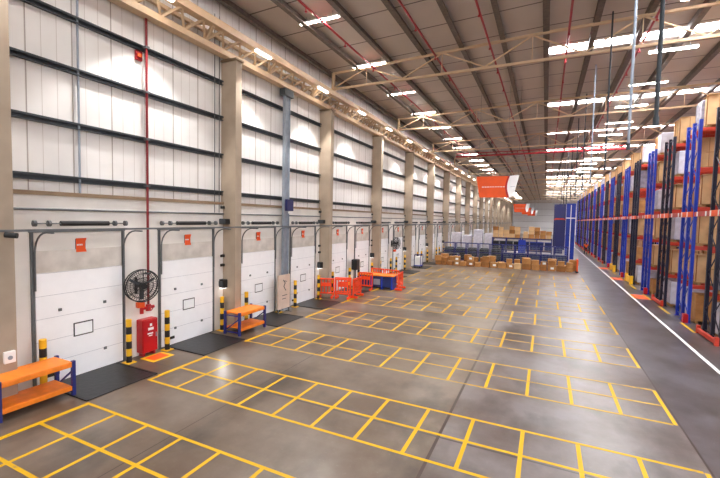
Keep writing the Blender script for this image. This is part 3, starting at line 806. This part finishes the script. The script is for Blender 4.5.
beam_me = MB().bx(XR+.06, XR+2.69, -.03, .03, -.085, .085, .01).mesh('beam', 'beam')
beam_me2 = MB().bx(XR+2.81, XR+5.44, -.03, .03, -.085, .085, .01).mesh('beam', 'beam')
guard_me = MB().bx(-.05, .05, -.95, .95, .05, .22, .01).bx(-.06, .06, -.98, -.86, 0, .32, .01).bx(-.06, .06, .86, .98, 0, .32, .01).mesh('end_guard', 'beam')
guard_y = MB().bx(-.06, .06, -.95, .95, .05, .5, .01).bx(-.1, .1, -1.0, -.84, 0, .6, .01).bx(-.1, .1, .84, 1.0, 0, .6, .01).mesh('end_guard', 'yellow')
foot_me = MB().bx(-.09, .09, -.11, .11, 0, .4, .02).mesh('post_guard', 'red')
sign_me = MB().bx(-.03, .0, -.8, .8, -.12, .12, .01).mesh('row_sign', 'orange_sign')
plate_me = MB().bx(-.035, -.03, -.16, -.03, -.11, .11).bx(-.035, -.03, .62, .76, -.11, .11).mesh('label_plate', 'white')
def rack(y, col, label):
    r = thing('pallet_rack', label, 'pallet rack', (0, y, 0), 0, 'pallet racks along the aisle')
    for me in frames[col]: place(me, 'upright_frame', r)
    for z in LEV:
        for yy in (-.8, -.06, .06, .8): place(beam_me, 'beam', r, (0, yy, z-.088))
        for yy in (-.8, .8): place(beam_me2, 'beam', r, (0, yy, z-.088))
    if col == 'navy':
        place(guard_y if label.split(' rack, ')[1].startswith(('fifth', 'seventh')) else guard_me, 'end_guard', r, (XR-.16, 0, 0))
    else:
        place(foot_me, 'post_guard', r, (XR-.12, -.8, 0)); 
    s = place(sign_me, 'row_sign', r, (XR-.06, 0, 4.78)); place(plate_me, 'label_plate', s)
    return r
pal_me = MB()
for yy in (-.36, -.12, .12, .36): pal_me.bx(-.58, .58, yy-.05, yy+.05, .10, .125)
for xx in (-.5, 0, .5): pal_me.bx(xx-.06, xx+.06, -.4, .4, 0, .10)
pal_me = pal_me.mesh('pallet', 'timber')
def block(h_, m, nx, nz):
    b = MB(); w_, d_ = 1.1, .74; ny = 2
    for i in range(nx):
        for k in range(nz):
            b.bx(-w_/2+w_*i/nx+.004, -w_/2+w_*(i+1)/nx-.004, -d_/2, -.004, .125+h_*k/nz, .125+h_*(k+1)/nz-.006, .006)
            b.bx(-w_/2+w_*i/nx+.004, -w_/2+w_*(i+1)/nx-.004, .004, d_/2, .125+h_*k/nz, .125+h_*(k+1)/nz-.006, .006)
    return b.mesh('carton_stack', m)
def octabin(h_, m):
    b = MB(); r_ = .52; pts = [(min(.56, max(-.56, r_*1.12*math.cos(R(22.5+45*k)))), .37*math.sin(R(22.5+45*k))/math.sin(R(67.5))) for k in range(8)]
    vs = [(x, y, .125) for x, y in pts]+[(x, y, .125+h_) for x, y in pts]
    b.add(vs, [[i, (i+1) % 8, 8+(i+1) % 8, 8+i] for i in range(8)]+[list(range(8, 16))])
    b.mi(1)
    for x in (-.2, .2): b.bx(x-.008, x+.008, -.374, .374, .13, .127+h_)
    b.bx(-.565, .565, -.16, -.14, .13, .127+h_).bx(-.3, .3, -.376, .376, .125+h_*.5, .14+h_*.5)
    return b.mesh('carton_stack', [m, 'carton_dark'])
def wrapb(h_, m): return MB().bx(-.56, .56, -.38, .38, .125, .125+h_, .05).mesh('wrapped_load', m)
def lidm(h_): return MB().bx(-.57, .57, -.385, .385, .1+h_, .13+h_, .006).mesh('top_sheet', 'carton_pale')
KINDS = {
 'brown carton': [('carton_stack', block(1.14, 'carton', 3, 3))],
 'pale carton': [('carton_stack', octabin(1.26, 'carton_pale')), ('top_sheet', lidm(1.28))],
 'dark brown carton': [('carton_stack', block(.8, 'carton', 2, 2))],
 'tall brown carton': [('carton_stack', octabin(1.18, 'carton_pale')), ('top_sheet', lidm(1.2))],
 'white wrapped': [('wrapped_load', wrapb(1.2, 'wrap'))],
 'grey wrapped': [('wrapped_load', wrapb(1.25, 'grey_wrap'))],
}
topk = {(1, 0): 'pale carton', (1, 1): 'grey wrapped', (2, 0): 'tall brown carton', (2, 1): 'tall brown carton', (3, 0): 'white wrapped', (0, 0): 'pale carton', (4, 0): 'white wrapped', (3, 1): 'brown carton'}
big = {k: v for k, v in KINDS.items()}
rng = random.Random(11)
LN = ['on the floor', 'on the lowest beams', 'on the second beams', 'on the third beams', 'on the fourth beams', 'on the top beams']
for i, y in enumerate(ROWY):
    col = 'navy' if i % 2 == 0 else 'blue'
    cw = 'dark navy' if col == 'navy' else 'bright blue'
    rl = '%s rack' % nth(i+1)
    rack(y, col, '%s pallet rack, %s along the aisle counted from the near end' % (cw, nth(i+1)))
    for li, z in enumerate([0.012]+LEV):
        for si, s in enumerate((-1, 1)):
            k = rng.choice(['brown carton', 'pale carton', 'pale carton', 'tall brown carton', 'tall brown carton', 'dark brown carton', 'white wrapped', 'grey wrapped'])
            if li == 0: k = rng.choice(['white wrapped', 'white wrapped', 'brown carton', 'dark brown carton'])
            if li == 5 and (i, si) in topk: k = topk[(i, si)]
            elif li == 5: k = rng.choice(['pale carton', 'pale carton', 'white wrapped', 'tall brown carton'])
            if 0 < li < 5 and rng.random() < .2 and (i, li, si) not in ((1, 1, 0), (1, 2, 0), (1, 3, 0)): continue
            for xi in ((0, 1) if (s < 0 and i < 4) else (0,)):
                t_ = thing('pallet_load', '%s load %s, %s%s side of %s' % (k, LN[li], 'second place, ' if xi else '', ('near', 'far')[si], rl), 'pallet load', (XR+.78+1.28*xi, y+s*.42, z+.002), 0, 'pallet loads in the racks')
                place(pal_me, 'pallet', t_)
                for nm, me in KINDS[k]: place(me, nm, t_)
for i, y in enumerate(ROWY[:16]):
    y0, y1 = y+.88, ROWY[i+1]-.88
    q = thing('aisle_beam', 'red orange sign beam over the aisle mouth beyond the %s rack' % nth(i+1), 'sign beam', (XR-.03, (y0+y1)/2, 4.78), 0, 'sign beams over the aisle mouths')
    h = (y1-y0)/2
    MB().bx(-.02, .02, -h, h, -.10, .10, .01).build('beam', 'beam', q)
    MB().bx(-.026, -.02, -h*.6, -h*.6+.15, -.1, .1).build('label_plate', 'white', q); MB().bx(-.026, -.02, h*.5, h*.5+.15, -.1, .1).build('label_plate', 'white', q)
# painted floor at rack ends
fp = MB()
prev = None
for i, y in enumerate(ROWY[:14]):
    fp.bx(XR-.32, XR-.22, y+.9, y+ (ROWY[i+1]-y) -.9, .002, .006)
fp.build('rack_edge_line', 'yellow_paint', fl)
for i in (2, 4, 6):
    yy = (ROWY[i]+ROWY[i+1])/2-.2
    o = tag(MB().bx(XR-.95, XR-.3, yy-.75, yy+.75, .002, .007).build('floor_patch', 'orange_sign'), 'orange painted floor patch at the aisle mouth beyond the %s rack' % nth(i+1), 'floor marking', 'orange floor patches at the rack ends')
    MB().bx(XR-1.03, XR-.95, yy-.83, yy+.83, .002, .006).build('border', 'yellow', o)

# ------------------------------------------------------------------ person in the aisle
pr = thing('person', 'person in orange work vest and dark trousers walking down the rack aisle', 'person', (5.1, 61, 0), R(20))
def skin(name, joints, edges, radii, m, parent, lvl=2):
    me = bpy.data.meshes.new(name); me.from_pydata(joints, edges, []); o = place(me, name, parent)
    me.materials.append(M[m]); o.modifiers.new('skin', 'SKIN'); s_ = o.modifiers.new('sub', 'SUBSURF'); s_.levels = s_.render_levels = lvl
    for v, r_ in zip(me.skin_vertices[0].data, radii): v.radius = (r_, r_) if not isinstance(r_, tuple) else r_
    me.skin_vertices[0].data[0].use_root = True
    return o
J = [(0, 0, .95), (0, 0, 1.15), (0, 0, 1.38), (0, 0, 1.50), (0, 0, 1.60), (0, 0, 1.73),
     (.2, 0, 1.42), (.25, .04, 1.15), (.24, -.1, .92), (.24, -.14, .84), (-.2, 0, 1.42), (-.25, -.04, 1.15), (-.24, .06, .92), (-.24, .09, .84),
     (.1, 0, .88), (.11, -.14, .5), (.11, .0, .1), (.11, -.14, .05), (-.1, 0, .88), (-.11, .08, .5), (-.11, .24, .12), (-.11, .12, .05)]
Ed = [(0, 1), (1, 2), (2, 3), (3, 4), (4, 5), (2, 6), (6, 7), (7, 8), (8, 9), (2, 10), (10, 11), (11, 12), (12, 13), (0, 14), (14, 15), (15, 16), (16, 17), (0, 18), (18, 19), (19, 20), (20, 21)]
Rd = [(.15, .11), (.14, .1), (.16, .1), .055, .09, .08, .065, .045, .035, .03, .065, .045, .035, .03, .095, .065, .045, .04, .095, .065, .045, .04]
skin('body', J, Ed, Rd, 'trousers', pr)
skin('vest', [(0, 0, .92), (0, 0, 1.15), (0, 0, 1.36), (0, 0, 1.46), (.19, 0, 1.42), (.25, .03, 1.2), (-.19, 0, 1.42), (-.25, -.03, 1.2)], [(0, 1), (1, 2), (2, 3), (2, 4), (4, 5), (2, 6), (6, 7)], [(.18, .14), (.17, .13), (.19, .13), .075, .085, .065, .085, .065], 'hivis', pr)
skin('face', [(0, -.02, 1.56), (0, -.02, 1.66), (0, 0, 1.74)], [(0, 1), (1, 2)], [.075, .09, .075], 'skin', pr)
skin('hair', [(0, .025, 1.66), (0, .02, 1.75)], [(0, 1)], [.09, .09], 'hair', pr)
